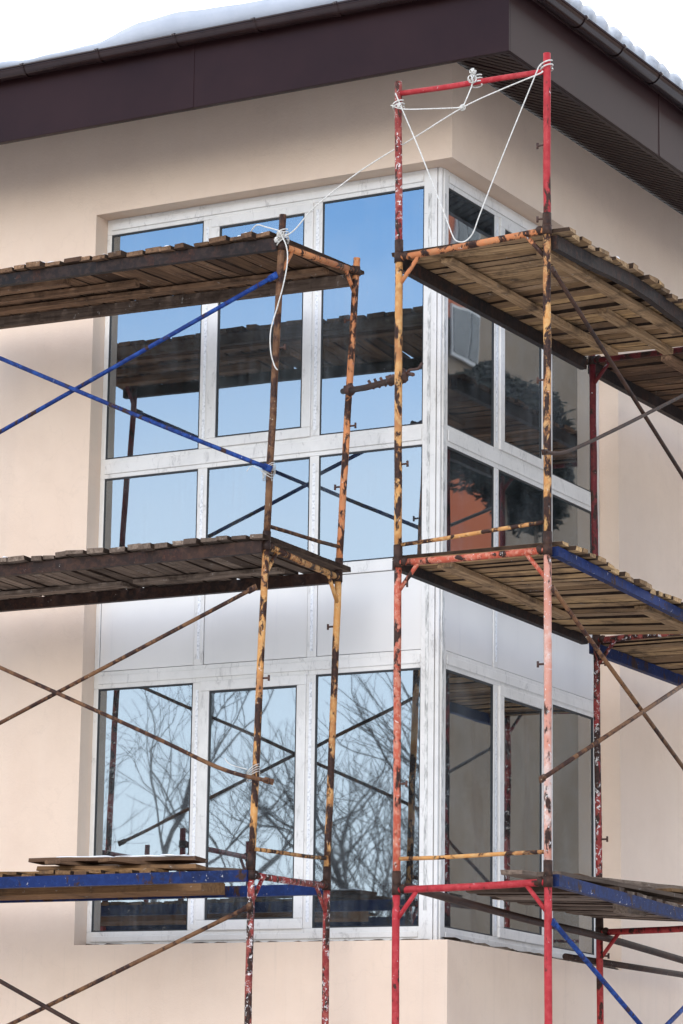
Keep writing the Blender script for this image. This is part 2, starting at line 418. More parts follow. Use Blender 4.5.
# hipped roof
rf = MB(); hz = ZFT + .02; run_ = 8.0; rise = run_ * SL
e = OV + .03
vs = [(XL, -e, hz), (e, -e, hz), (e - run_, -e + run_, hz + rise), (XL, -e + run_, hz + rise),
      (e, YR, hz), (e - run_, YR, hz + rise)]
vs += [(x, y, z - .06) for x, y, z in vs]
rf.add(vs, [(0, 1, 2, 3), (1, 4, 5, 2), (6, 9, 8, 7), (7, 8, 11, 10), (0, 6, 7, 1), (1, 7, 10, 4), (4, 10, 11, 5), (3, 2, 8, 9), (2, 5, 11, 8), (0, 3, 9, 6)])
rf.build('roof', M['roof'], bld)
# snow along the roof edges
def roofsnow(side, label):
    s = MB(); m = 8; ax0, ax1 = (XL, e - .02) if side == 'left' else (-e + .02, 9.0)
    st = .045; nn = int((ax1 - ax0) / st); vs = []
    for i in range(nn + 1):
        t = ax0 + (ax1 - ax0) * i / nn
        if side == 'left':
            k = .085 + .05 * mnoise.noise(Vector((t * .9, 3, 0))) + .02 * mnoise.noise(Vector((t * 4, 0, 1)))
            k += .075 * max(0, min(1, (t + 2.3) * 3)) * max(0, min(1, (.4 - t) * 1.2))
            lip = .05 + .03 * mnoise.noise(Vector((t * 2, 7, 0)))
        else:
            wv = abs(math.sin(t * math.pi / .21)) ** .6
            k = .075 + .085 * wv + .03 * mnoise.noise(Vector((t * 2.1, 5, 0))) + .02 * mnoise.noise(Vector((t * 9, 5, 0)))
            lip = .03 + .05 * wv + .02 * mnoise.noise(Vector((t * 6, 7, 0)))
        prof = [(-.25, 0), (lip * .2, -.005), (lip * .8, k * .25), (lip, k * .6), (lip * .6, k * .9), (-.05, k), (-.5, k * 1.05 + .45 * SL), (-1.6, k + 1.6 * SL), (-4.5, k + 4.5 * SL)]
        for (o_, z_) in prof:
            if side == 'left': x_, y_ = t, -e - o_
            else: x_, y_ = e + o_, t
            if side == 'left' and o_ < 0: x_ = min(x_, e + o_ + .0) if t > e + o_ else t
            if side == 'right' and o_ < 0: y_ = max(y_, -e - o_)
            vs.append((x_, y_, hz + .004 + z_))
    q = len(prof)
    s.add(vs, [(i * q + j, (i + 1) * q + j, (i + 1) * q + j + 1, i * q + j + 1) for i in range(nn) for j in range(q - 1)])
    return tag(s.build('snow', M['roof_snow' if side == 'left' else 'icy_snow'], smooth=True), label, 'snow', None, 'stuff')
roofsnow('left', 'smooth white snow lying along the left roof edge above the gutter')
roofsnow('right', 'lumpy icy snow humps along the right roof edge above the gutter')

# ------------------------------------------------------------------ corner window
FD = .15      # frames set back from the wall face
win = MB()
zs = dict(top0=5.06, tr1=(3.27, 3.41), tr2=(2.44, 2.52), tr3=(1.775, 1.895), bot=.10)
def memberL(x0, x1, z0, z1, d0=FD, d1=FD + .07): win.box(x0, d0, z0, x1, d1, z1)
def memberR(y0, y1, z0, z1, d0=FD, d1=FD + .07): win.box(-d1, y0, z0, -d0, y1, z1)
# corner post: two faces plus a narrow joint strip
win.box(-FD - .13, FD - .004, .0, -FD - .034, FD + .08, H); win.box(-FD - .08, FD + .034, .0, -FD + .004, FD + .10, H)
win.box(-FD - .030, FD + .004, 0, -FD - .004, FD + .030, H)
# left face
Lx0, Lx1 = -A, -FD - .13
Ry0, Ry1 = FD + .10, B
def rails(member, a, b_):
    for (z0, z1) in ((0, .10), zs['tr3'], zs['tr2'], zs['tr1'], (5.06, H)): member(a, b_, z0, z1)
rails(memberL, Lx0, Lx1); rails(memberR, Ry0, Ry1)
bands = [(.10, 1.775), (1.895, 2.44), (2.52, 3.27), (3.41, 5.06)]
ML = [(-A, -2.778), (-2.012, -1.938), (-1.130, -1.060)]
MR = [(.965, 1.035), (1.765, 1.90), (2.585, B)]
for (z0, z1) in bands:
    for a, b_ in ML: memberL(a, b_, z0, z1)
    for a, b_ in MR: memberR(a, b_, z0, z1)
# shallow steps of the profile (second lip) on the rails
for (z0, z1) in (zs['tr3'], zs['tr1'], (5.06, H), (0, .10)):
    zc0, zc1 = z0 + .03, z1 - .03
    win.box(Lx0 + .04, FD - .009, zc0, Lx1 - .004, FD - .001, zc1)
    win.box(-FD + .001, Ry0 + .004, zc0, -FD + .009, Ry1 - .04, zc1)
window = win.build('window', M['pvc'], bld, bevel=.004)
# opening sashes in the middle bays
def sash(side, a, b_, z0, z1, t=.068):
    s = MB(); d0, d1 = FD - .016, FD + .05
    def bx(p, q, z, zz):
        if side == 'L': s.box(p, d0, z, q, d1, zz)
        else: s.box(-d1, p, z, -d0, q, zz)
    bx(a, b_, z0, z0 + t); bx(a, b_, z1 - t, z1); bx(a, a + t, z0 + t, z1 - t); bx(b_ - t, b_, z0 + t, z1 - t)
    return s.build('sash', M['pvc'], window, bevel=.005)
LB = [(-2.778, -2.012), (-1.938, -1.130), (-1.060, Lx1)]
RB = [(Ry0, .965), (1.035, 1.765), (1.90, 2.585)]
for zi in (0, 3):
    z0, z1 = bands[zi]
    sash('L', LB[1][0] - .004, LB[1][1] + .004, z0 - .004, z1 + .004)
    sash('R', RB[1][0] - .004, RB[1][1] + .004, z0 - .004, z1 + .004)
for side, BB in (('L', LB), ('R', RB)):
    for k, (a, b_) in enumerate(BB):
        for zi, (z0, z1) in enumerate(bands):
            i = .066 if (k == 1 and zi in (0, 3)) else .0
            a_, c_, z_, zz_ = a + i, b_ - i, z0 + i, z1 - i
            gk = MB(); t = .009; d0 = FD + .004 if not i else FD - .008; d1 = d0 + .012
            def bx(mb, p, q, z, zz, e0, e1):
                if side == 'L': mb.box(p, e0, z, q, e1, zz)
                else: mb.box(-e1, p, z, -e0, q, zz)
            for (p, q, z, zz) in ((a_, c_, z_, z_ + t), (a_, c_, zz_ - t * 1.4, zz_), (a_, a_ + t, z_ + t, zz_ - t * 1.4), (c_ - t, c_, z_ + t, zz_ - t * 1.4)):
                bx(gk, p, q, z, zz, d0, d1)
            if zi == 1:
                pn = MB(); bx(pn, a_ + t * .5, c_ - t * .5, z_ + t * .5, zz_ - t * .5, d0 + .004, d0 + .03)
                pn.build('spandrel_panel', M['panel'], window)
            else:
                gk.build('gasket', M['gasket'], window)
                pn = MB(); bx(pn, a_ + t * .5, c_ - t * .5, z_ + t * .5, zz_ - t * .5, d0 + .007, d0 + .011)
                hw = (c_ - a_) / 2; t1, t2 = random.uniform(-.0018, .0018), random.uniform(-.0018, .0018)   # panes never sit quite true
                for q_, v_ in enumerate(pn.v):
                    e_ = (t1 if (v_[0 if side == 'L' else 1] > (a_ + c_) / 2) else -t1) + (t2 if v_[2] > (z_ + zz_) / 2 else -t2)
                    pn.v[q_] = (v_[0], v_[1] + e_, v_[2]) if side == 'L' else (v_[0] - e_, v_[1], v_[2])
                pn.build('glass_pane', M['glass'], window)
# printed protective-tape strips down the mullions and along the rails
for (z0, z1) in bands:
    for (a, b_) in ML[1:]:
        tp = MB(); tp.box((a + b_) / 2 - .011, FD - .0025, z0 + .04, (a + b_) / 2 + .011, FD - .0005, z1 - .05); tp.build('protective_tape', M['tape'], window)
    for (a, b_) in MR[:2]:
        tp = MB(); tp.box(-FD + .0005, (a + b_) / 2 - .011, z0 + .04, -FD + .0025, (a + b_) / 2 + .011, z1 - .05); tp.build('protective_tape', M['tape'], window)
tp = MB(); tp.box(-.245, FD - .0075, .2, -.222, FD - .0055, 5.0); tp.box(-FD + .0055, .19, .2, -FD + .0075, .212, 5.0)
tp.build('glue_residue', M['tape2'], window)
# foam and rough mortar line under the frames
fm = MB()
def ragged(p0, p1, out, nseg, h, dep):
    p0 = Vector(p0); p1 = Vector(p1); out = Vector(out)
    vs = []
    for k in range(nseg + 1):
        c = p0.lerp(p1, k / nseg); hh = h * (.35 + 1.3 * random.random()); dd = dep * (.5 + random.random())
        vs += [c, c + out * dd + Vector((0, 0, hh * .4)), c + out * dd * .7 + Vector((0, 0, hh)), c + Vector((0, 0, hh * 1.1))]
    fm.add(vs, [(k * 4 + q, k * 4 + q + 1, k * 4 + 5 + q, k * 4 + 4 + q) for k in range(nseg) for q in range(3)])
ragged((-FD, .2, .001), (-FD, B, .001), (1, 0, 0), 70, .018, .10)
ragged((-2.8, FD, .001), (-.2, FD, .001), (0, -1, 0), 60, .012, .03)
fm.build('mounting_foam', M['foam'], window)

# ------------------------------------------------------------------ scaffold sections
PR = .0225
def lerp(a, b_, t): return Vector(a).lerp(Vector(b_), t)
def at_z(p0, p1, z):
    t = (z - p0[2]) / (p1[2] - p0[2]); return lerp(p0, p1, t)
def sframe(label, pin, pout, zt, zr, mats, group, pins_in=(), pins_out=(), tmat=None, rmat=None, r=PR, rung_r=.0125, pdir_in=None, gusset=True):
    """pin/pout = (bottom, top) of inner and outer post; zt=(transom z at inner, at outer); zr rung heights"""
    org = Vector(pin[0])
    t = empty('scaffold_section', org, label, 'scaffold section', group)
    pm = mats
    for k, (pp, zz) in enumerate(((pin, zt[0] if zt else None), (pout, zt[1] if zt else None))):
        s = MB(); a, b_ = Vector(pp[0]), Vector(pp[1]); mid = [lerp(a, b_, q / 8) + Vector((random.uniform(-1, 1), random.uniform(-1, 1), 0)) * .002 for q in range(1, 8)]
        s.tube([a] + mid + [b_], r, 16, hollow=True)
        po = s.build('post', pm[k] if isinstance(pm, tuple) else pm, t, smooth=True)
        c = MB()   # coupling collar at the foot
        d = (b_ - a).normalized(); c.tube([a - d * .045, a + d * .075], r + .004, 16)
        c.build('collar', M['t_dark'], po, smooth=True)
    if zt:
        i = at_z(*pin, zt[0]); o = at_z(*pout, zt[1]); d = (o - i).normalized()
        s = MB(); s.tube([i, lerp(i, o, .5) + Vector((0, 0, -.004)), o], .021, 14)
        s.build('transom', tmat or (pm[0] if isinstance(pm, tuple) else pm), t, smooth=True)
        if gusset:
            for (q, sg) in ((i, 1), (o, -1)):
                s = MB(); s.tube([q + d * sg * .135 + Vector((0, 0, -.012)), q + d * sg * .012 + Vector((0, 0, -.165))], .0135, 10)
                s.build('gusset', tmat or (pm[0] if isinstance(pm, tuple) else pm), t, smooth=True)
                s = MB(); s.tube([q + d * sg * .0 + Vector((0, 0, -.03)), q + Vector((0, 0, .03))], r + .006, 12)
                s.ball(q + d * sg * .045 + Vector((0, 0, .004)), .028, n=6, jit=.1)
                s.build('clamp', M['t_dark'], t, smooth=True)
    if zr:
        i = at_z(*pin, zr[0]); o = at_z(*pout, zr[1])
        s = MB(); s.tube([i, lerp(i, o, .3) + Vector((0, 0, -.004)), lerp(i, o, .7), o], rung_r, 10)
        s.build('rung', rmat or (pm[0] if isinstance(pm, tuple) else pm), t, smooth=True)
    for pp, lst, sg in ((pin, pins_in, 1), (pout, pins_out, -1)):
        for (z, dr) in lst:
            c = at_z(*pp, z); dr = Vector(dr).normalized(); s = MB()
            s.tube([c, c + dr * .062], .0065, 8)
            s.tube([c + dr * .062 + Vector((0, 0, -.018)), c + dr * .062 + Vector((0, 0, .018))], .0075, 8)
            s.build('locking_pin', M['iron'], t, smooth=True)
    return t
# --- left scaffold (runs along the left wall)
GL = 'scaffold sections of the left scaffold'
Li = {z: Vector((x, -.4, z)) for x, z in ((-.647, -3.2), (-.647, -1.62), (-.652, .36), (-.597, 2.35), (-.491, 4.436))}
Lo = {z: Vector((x, -1.35, z)) for x, z in ((-.660, -3.2), (-.660, -1.62), (-.655, .36), (-.592, 2.35), (-.515, 4.475))}
X1 = (1, 0, 0); Y1 = (0, -1, 0)
def K(d, i): return d[sorted(d)[i]]
sframe('red scaffold section under the lowest left planks, plaster spattered posts', (K(Li, 1), K(Li, 2)), (K(Lo, 1), K(Lo, 2)), (.315, .29), None,
       M['t_redworn'], GL, tmat=M['t_redworn'])
sframe('brownish orange scaffold section between the lowest and middle left planks', (K(Li, 2), K(Li, 3)), (K(Lo, 2), K(Lo, 3)), (2.30, 2.335), (.487, .45),
       M['t_yellow'], GL, pins_in=((1.98, (-1, 0, 0)),), pins_out=((1.50, X1),), tmat=M['t_yellow'], rmat=M['t_yellow'])
sframe('top scaffold section of the left scaffold, orange rust, rope tied at its head', (K(Li, 3), K(Li, 4)), (K(Lo, 3), K(Lo, 4)), (4.345, 4.27), (2.50, 2.46),
       (M['t_orange'], M['t_brown']), GL, pins_in=((4.02, (-1, 0, 0)), (3.3, X1), (2.9, (-1, 0, 0))), pins_out=((3.6, X1),), tmat=M['t_orange'], rmat=M['t_brown'])
# lower frames and the far bay, mostly outside the picture
DX = Vector((-3.0, 0, 0))
def base_frame(pi, po, label, group, mat):
    sframe(label, (Vector((pi.x, pi.y, GZ + .02)), pi), (Vector((po.x, po.y, GZ + .02)), po), (pi.z - .05, po.z - .05), None, mat, group)
base_frame(K(Li, 1), K(Lo, 1), 'lowest red scaffold section of the left scaffold standing on the snow', GL, M['t_red'])
for k, (nm, mt) in enumerate((('low', M['t_red']), ('middle', M['t_redworn']), ('upper', M['t_maroon']))):
    a, b_ = K(Li, k + 1), K(Li, k + 2); c, d = K(Lo, k + 1), K(Lo, k + 2)
    sframe('%s scaffold section at the far left end of the left scaffold' % nm, (a + DX, b_ + DX), (c + DX, d + DX), (b_.z - .05, b_.z - .05), None, mt, GL)
base_frame(K(Li, 1) + DX, K(Lo, 1) + DX, 'ground level scaffold section at the far left end of the left scaffold', GL, M['t_red'])

# --- right scaffold (runs along the right wall)
GR = 'scaffold sections of the right scaffold'
Ri = [Vector((.4, -1.465, GZ + .02)), Vector((.4, -1.465, -1.8)), Vector((.4, -1.467, .20)), Vector((.4, -1.486, 2.155)), Vector((.4, -1.511, 4.06)), Vector((.4, -1.54, 5.152))]
Ro = [Vector((1.38, -1.482, GZ + .02)), Vector((1.38, -1.482, -1.8)), Vector((1.38, -1.486, .235)), Vector((1.38, -1.488, 2.155)), Vector((1.38, -1.491, 4.10)), Vector((1.38, -1.489, 5.185))]
XM = (-1, 0, 0)
sframe('clean bright red scaffold section at the bottom, nearer end of the right scaffold', (Ri[1], Ri[2]), (Ro[1], Ro[2]), (.165, .187), None, M['t_crimson'], GR, tmat=M['t_crimson'], pins_in=((.07, X1),))
sframe('salmon scaffold section with a whitewashed outer post above the blue beam', (Ri[2], Ri[3]), (Ro[2], Ro[3]), (2.121, 2.12), (.347, .36), (M['t_salmon'], M['t_pale']), GR,
       pins_in=((1.988, X1), (.789, X1)), pins_out=((1.448, XM),), tmat=M['t_salmon'], rmat=M['t_yellow'])
sframe('yellow orange scaffold section holding the highest right planks', (Ri[3], Ri[4]), (Ro[3], Ro[4]), (4.023, 4.07), (2.17 + .06, 2.29), (M['t_yellow'], M['t_yellow']), GR,
       pins_in=((3.925, X1), (2.726, X1)), pins_out=((3.149, XM),), tmat=M['t_orange'], rmat=M['t_yellow'], r=.0235)
tf = sframe('red guard section on top of the right scaffold, white ropes tied to it', (Ri[4], Ri[5]), (Ro[4], Ro[5]), None, (5.075, 5.072), (M['t_redworn'], M['t_crimson']), GR,
       pins_in=(), pins_out=((4.606, XM), (4.144, XM)), rmat=M['t_crimson'], rung_r=.0175)
sframe('ground level red scaffold section, nearer end of the right scaffold', (Ri[0], Ri[1]), (Ro[0], Ro[1]), (-1.87, -1.87), None, M['t_red'], GR)
DY = Vector((0, 2.9, 0))
F2i = [Vector((.4, y, z)) for y, z in ((1.46, GZ + .02), (1.46, -1.8), (1.43, .205), (1.40, 2.16), (1.35, 4.10))]
F2o = [Vector((1.38, y, z)) for y, z in ((1.46, GZ + .02), (1.46, -1.8), (1.43, .205), (1.40, 2.16), (1.35, 4.10))]
sframe('bottom red scaffold section behind, at the farther end of the right scaffold', (F2i[1], F2i[2]), (F2o[1], F2o[2]), (.155, .185), None, M['t_red'], GR, pins_in=((.0, X1), ), tmat=M['t_red'])
sframe('farther scaffold section of the right scaffold with mottled red and white post', (F2i[2], F2i[3]), (F2o[2], F2o[3]), (2.107, 2.145), None, M['t_redworn'], GR, pins_in=((1.949, X1), (.769, X1)), tmat=M['t_redworn'])
sframe('dark maroon scaffold section under the farther end of the highest right planks', (F2i[3], F2i[4]), (F2o[3], F2o[4]), (4.045, 4.05), None, M['t_maroon'], GR, pins_in=((3.952, X1), (2.2, X1)), tmat=M['t_maroon'])
sframe('ground level red scaffold section, farther end of the right scaffold', (F2i[0], F2i[1]), (F2o[0], F2o[1]), (-1.87, -1.87), None, M['t_red'], GR)

for k, (nm, mt) in enumerate((('low', M['t_red']), ('middle', M['t_redworn']), ('upper', M['t_maroon']))):
    a, b_ = F2i[k + 1], F2i[k + 2]; c, d = F2o[k + 1], F2o[k + 2]
    sframe('%s scaffold section at the far right end of the right scaffold' % nm, (a + DY, b_ + DY), (c + DY, d + DY), (b_.z - .05, b_.z - .03), (a.z + .15, a.z + .15) if k else None, mt, GR)
sframe('ground level scaffold section at the far right end of the right scaffold', (F2i[0] + DY, F2i[1] + DY), (F2o[0] + DY, F2o[1] + DY), (-1.87, -1.87), None, M['t_red'], GR)

# ------------------------------------------------------------------ braces, ledgers, coupling rod
def rod(name, label, cat, pts, r, mat, group, smooth=True, ends=True):
    s = MB(); P = [Vector(p) for p in pts]
    s.tube(P if len(P) == 2 else P, r, 12, smooth=smooth)
    if ends:   # flattened hooked lugs at both ends
        for p, q in ((P[0], P[1]), (P[-1], P[-2])):
            d = (p - q).normalized(); s.beam(p - d * .03, p + d * .035, .012, r * 2.9, up=(0, 0, 1))
    return tag(s.build(name, mat, smooth=True), label, cat, group)
def ext(a, b_, t): return Vector(a) + (Vector(b_) - Vector(a)) * t
GB = 'diagonal braces'
a = (-.553, -1.40, 4.055); rod('diagonal_brace', 'blue diagonal brace rising to the rope tied end of the highest left planks', 'brace', [a, ext(a, (-2.61, -1.40, 3.259), 1.45)], .0145, M['t_blue'], GB)
a = (-.55, -1.43, 2.812); rod('diagonal_brace', 'blue diagonal brace falling to a wire tie on the left outer post', 'brace', [ext(a, (-2.633, -1.43, 3.775), 1.43), ext(a, (-1.6, -1.43, 3.285), 1), a], .0145, M['t_blue'], GB)
a = (-.66, -1.40, 2.055); rod('diagonal_brace', 'rusty diagonal brace rising to the middle left planks', 'brace', [a, ext(a, (-2.524, -1.40, 1.313), 1.55)], .0130, M['t_brown'], GB)
a = (-.50, -1.43, .85); rod('diagonal_brace', 'rusty diagonal brace falling to a tied joint below the middle left planks', 'brace', [ext(a, (-2.541, -1.43, 1.694), 1.45), (-1.5, -1.43, 1.235), (-.85, -1.43, .945), a], .0130, M['t_brown'], GB)
a = (-.645, -1.40, .09); rod('diagonal_brace', 'brown diagonal brace with pale scrapes rising to the lowest left planks', 'brace', [a, ext(a, (-2.325, -1.40, -.598), 1.7)], .0135, M['t_brown'], GB)
a = (-2.451, -1.43, -.334); rod('diagonal_brace', 'brown diagonal brace crossing the bottom left corner of the picture', 'brace', [ext(a, (-1.85, -1.43, -.61), -1.8), ext(a, (-1.85, -1.43, -.61), 3.0)], .014, M['t_dark'], GB)
a = (1.43, -1.50, 3.80); rod('diagonal_brace', 'dark rusty diagonal brace falling to the right under the highest right planks', 'brace', [a, ext(a, (1.43, .437, 2.95), 1.43)], .0135, M['t_dark'], GB)
a = (1.445, -1.66, 2.665); rod('diagonal_brace', 'bent thin rusty diagonal brace rising to the right from the yellow post', 'brace', [a, (1.445, -1.35, 2.735), (1.445, -.6, 3.04), (1.445, .452, 3.49), (1.445, 1.38, 3.88)], .0115, M['t_dark'], GB)
a = (1.43, -1.50, 1.87); rod('diagonal_brace', 'brown diagonal brace falling to the right under the middle right planks', 'brace', [a, ext(a, (1.43, .388, 1.079), 1.45)], .0135, M['t_brown'], GB)
a = (1.455, -1.72, .748); rod('diagonal_brace', 'brown diagonal brace rising to the right from the whitewashed post', 'brace', [a, ext(a, (1.455, .402, 1.611), 1.42)], .0135, M['t_brown'], GB)
a = (1.43, -1.50, -.055); rod('diagonal_brace', 'blue diagonal brace falling to the right under the lowest right planks', 'brace', [a, ext(a, (1.43, -.309, -.545), 2.4)], .0145, M['t_blue'], GB)
a = (1.455, .35, -.391); rod('diagonal_brace', 'blue diagonal brace rising at the bottom right corner of the picture', 'brace', [ext(a, (1.455, 1.0, -.10), -2.4), ext(a, (1.455, 1.0, -.10), 1.6)], .0145, M['t_blue'], GB)
for (za, zb_, w_) in ((.75, 1.87, 'lower right'), (2.66, 3.80, 'upper right')):
    rod('diagonal_brace', 'farther bay diagonal brace falling rightward, mirrored in the %s panes' % w_, 'brace', [(1.43, 1.36, zb_), (1.43, 4.35, za)], .0135, M['t_brown'], GB)
    rod('diagonal_brace', 'farther bay diagonal brace rising rightward, mirrored in the %s panes' % w_, 'brace', [(1.455, 1.36, za), (1.455, 4.35, zb_)], .0135, M['t_dark'], GB)
rod('ledger_tube', 'dark rusty ledger tube running behind the lowest right planks', 'ledger', [(.455, -1.44, .185), (.455, .2, .135), (.455, 1.45, .115), (.455, 3.6, .03)], .024, M['t_dark'], 'ledger tubes', ends=False)
rod('ledger_tube', 'dark rusty ledger tube clamped below the lowest right planks near the wall', 'ledger', [(.35, 1.0, -.035), (.35, 3.8, -.005)], .021, M['t_dark'], 'ledger tubes', ends=False)
# coupling rod between the two scaffolds
cr = empty('coupling_rod', (-.5, -.42, 3.52), 'short knotty rusted rod joining the left and right scaffold posts', 'coupling rod')
s = MB(); p0 = Vector((-.62, -.33, 3.56)); p1 = Vector((.40, -1.46, 3.275)); 
s.tube([p0, lerp(p0, p1, .4) + Vector((0, 0, -.01)), p1, p1 + (p1 - p0).normalized() * .07], .02, 10); s.build('rod', M['t_dark'], cr, smooth=True)
for q in range(5):
    s = MB(); s.tube([lerp(p0, p1, .5 + q * .1) + Vector((-.02, .0, .03)), lerp(p0, p1, .5 + q * .1), lerp(p0, p1, .52 + q * .1) + Vector((.02, -.02, -.03))], .010, 6)
    s.build('wire_wrap', M['iron'], cr, smooth=True)
for c_, rr_ in ((p1 + Vector((.0, 0, .01)), .045), (lerp(p0, p1, .13), .04), (lerp(p0, p1, .83), .032)):
    s = MB(); s.ball(c_, rr_, n=6, jit=.25); s.build('clamp', M['iron'], cr, smooth=True)
s = MB(); s.tube([p1, p1 + Vector((.07, -.03, .035)), p1 + Vector((.14, -.05, .03)), p1 + Vector((.17, -.06, .06))], .009, 8); s.tube([p1 + Vector((.02, 0, .03)), p1 + Vector((.1, -.04, .0))], .012, 8)
s.build('bolt', M['iron'], cr, smooth=True)

# ------------------------------------------------------------------ plank platforms
def platform(label, org, L0, L1, a0, a1, along, beam_mat, wood, n, bz, gap=.02, th=.028, beam_h=.075, bw=.045, over=(.06, .05), snow=0, dip=None, skew=0, ragg=.025, beams=(True, True), joists=(), bmats=None):
    """boards laid across; 'along' x or y. L0..L1 extent along; a0 outer, a1 inner edge across; bz(t)-> beam top z"""
    t = empty('scaffold_platform', org, label, 'scaffold platform', 'plank platforms')
    def P(l, a, z): return Vector((l, a, z)) if along == 'x' else Vector((a, l, z))
    for k, (aa, on) in enumerate(((a0, beams[0]), (a1, beams[1]))):
        if not on: continue
        s = MB(); seg = 10
        for q in range(seg):
            la, lb = L0 + (L1 - L0) * q / seg, L0 + (L1 - L0) * (q + 1) / seg
            za, zb = bz(la, k), bz(lb, k)
            pa, pb = P(la, aa, za - beam_h / 2), P(lb, aa, zb - beam_h / 2)
            s.beam(pa, pb + (pb - pa) * .0005, bw, beam_h)
        s.build('side_beam', bmats[k] if bmats else beam_mat, t)
    for (ja, l0, l1, jh, jw) in joists:
        s = MB(); s.beam(P(l0, ja, bz(l0, 0) * .5 + bz(l0, 1) * .5 - jh / 2 - .004), P(l1, ja, bz(l1, 0) * .5 + bz(l1, 1) * .5 - jh / 2 - .004), jw, jh, tone=.7, jit=.002, seg=4)
        s.build('joist', wood, t, bevel=.003)
    s = MB(); l = min(L0, L1); hi = max(L0, L1); sn = MB()
    sg = 1 if a1 > a0 else -1
    while l < hi - .03:
        wd = random.uniform(.095, .15); tone = random.random()
        e0 = a0 - sg * (over[0] + random.uniform(-1, 1) * ragg); e1 = a1 + sg * (over[1] + random.uniform(-1, 1) * ragg)
        c = l + wd / 2; k0 = bz(c, 0); k1 = bz(c, 1)
        sl = random.uniform(-1, 1) * .02 + skew; dz = random.uniform(0, .016); tl = random.uniform(-.008, .008)
        w_ = min(wd - gap * random.uniform(.3, 1.6), hi - l + .02)
        pa = P(c - sl, e0, k0 + th / 2 + dz); pb = P(c + sl, e1, k1 + th / 2 + dz * .6)
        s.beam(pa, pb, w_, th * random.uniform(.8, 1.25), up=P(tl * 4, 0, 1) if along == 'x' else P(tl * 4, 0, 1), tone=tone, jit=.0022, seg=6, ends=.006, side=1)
        if snow and random.random() < snow:
            dd = (pb - pa).normalized(); q0 = random.uniform(.0, .03)
            for hh in range(random.choice((1, 2, 3))):
                ln_ = random.uniform(.06, .3); qa = pa + dd * q0; qb = pa + dd * (q0 + ln_); q0 += ln_ + .03
                sd_ = dd.cross(Vector((0, 0, 1))) * random.uniform(-.3, .3) * w_
                sn.beam(qa + sd_ + Vector((0, 0, th / 2 + .003)), qb + sd_ + Vector((0, 0, th / 2 + .001)), w_ * random.uniform(.3, .85), random.uniform(.010, .020), jit=.005, seg=5, ends=.015)
        l += wd
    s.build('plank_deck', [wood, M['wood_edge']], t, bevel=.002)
    return t, sn
snowy = []
def zl1(l, k): return 4.325 + (-.012 if k == 0 else .012) + (-l - .55) * .018
t, sn = platform('highest left platform of dark brown planks dusted with snow', (-.55, -1.35, 4.3), -.535, -3.62, -1.375, -.37, 'x', M['t_black'], M['wood_brown'], 0, zl1,
         snow=.7, joists=((-1.12, -2.3, -3.5, .05, .09), (-.62, -.6, -3.5, .03, .09), (-.87, -1.9, -3.55, .04, .06)), bmats=(M['t_black'], M['wood_grey']), skew=.035); snowy.append(sn)
def zl2(l, k): return 2.345 + (.015 if k == 0 else -.0) + (-l - .55) * .0
t, sn = platform('middle left platform of grey brown planks with rusty beams', (-.6, -1.35, 2.3), -.60, -3.65, -1.375, -.37, 'x', M['t_dark'], M['wood_grey'], 0, zl2,
         snow=.25, joists=((-.62, -.9, -2.0, .028, .1), (-.6, -2.1, -3.5, .03, .1))); snowy.append(sn)
def zl3(l, k): return .318 + (.0 if k == 0 else .012)
t, sn = platform('lowest left platform between two blue steel beams', (-.66, -1.35, .3), -.66, -3.7, -1.375, -.37, 'x', M['t_bluebeam'], M['wood_warm'], 0, zl3, beam_h=.07, snow=0, over=(-.02, -.02), gap=.02,
         th=.022, joists=((-.8, -1.25, -3.5, .075, .3),)); 
# the deck stops short of the frame: only the beams reach it
for ch in t.children:
    if ch.name.startswith('plank_deck'):
        bm = bmesh.new(); bm.from_mesh(ch.data)
        bad = [v for v in bm.verts if v.co.x > -1.30 + .66 ]
        # remove whole boards beyond the cut
        keep = set()
        for f_ in bm.faces: pass
        isl = set()
        st = list(bad); seen = set(st)
        while st:
            v_ = st.pop()
            for e_ in v_.link_edges:
                o_ = e_.other_vert(v_)
                if o_ not in seen: seen.add(o_); st.append(o_)
        bmesh.ops.delete(bm, geom=list(seen), context='VERTS'); bm.to_mesh(ch.data); bm.free()
def zr1(l, k):
    base = 4.045 if k == 0 else 4.06
    return base + .045 * math.exp(-((l + .3) / .6) ** 2) * (1 if k == 0 else 0) - .0 * l
t, sn = platform('highest right platform of tan planks seen from below', (1.38, -1.49, 4.0), -1.44, 1.30, 1.405, .36, 'y', M['t_black'], M['wood_tan'], 0, zr1,
         snow=.1, ragg=.035, over=(.07, .04), joists=((1.22, -1.2, .9, .03, .09), (.62, -1.3, 1.2, .03, .08), (.98, .2, 1.3, .04, .07)), beam_h=.085); snowy.append(sn)
def zr2(l, k): return 2.15 - .035 * (l + 1.5) * (1 if k == 0 else .25) + (.0 if k == 0 else .0)
t, sn = platform('middle right platform of narrow tan planks with a blue front beam', (1.38, -1.49, 2.1), -1.44, 1.30, 1.405, .36, 'y', M['t_bluebeam'], M['wood_tan'], 0, zr2,
         snow=.15, ragg=.03, over=(.06, .04), bmats=(M['t_bluebeam'], M['t_black']), joists=((.62, -1.3, .4, .03, .1), (1.2, .3, 1.3, .03, .1)), gap=.022, beam_h=.058); snowy.append(sn)
def zr1b(l, k): return (4.05 if k == 0 else 4.06)
t, sn = platform('next highest right platform past the farther post, weathered planks', (1.38, 1.42, 4.0), 1.42, 4.25, 1.405, .36, 'y', M['t_black'], M['wood_brown'], 0, zr1b, beam_h=.085, over=(.06, .04), joists=((.9, 1.45, 2.6, .04, .08),)); snowy.append(sn)
def zr2b(l, k): return 2.10
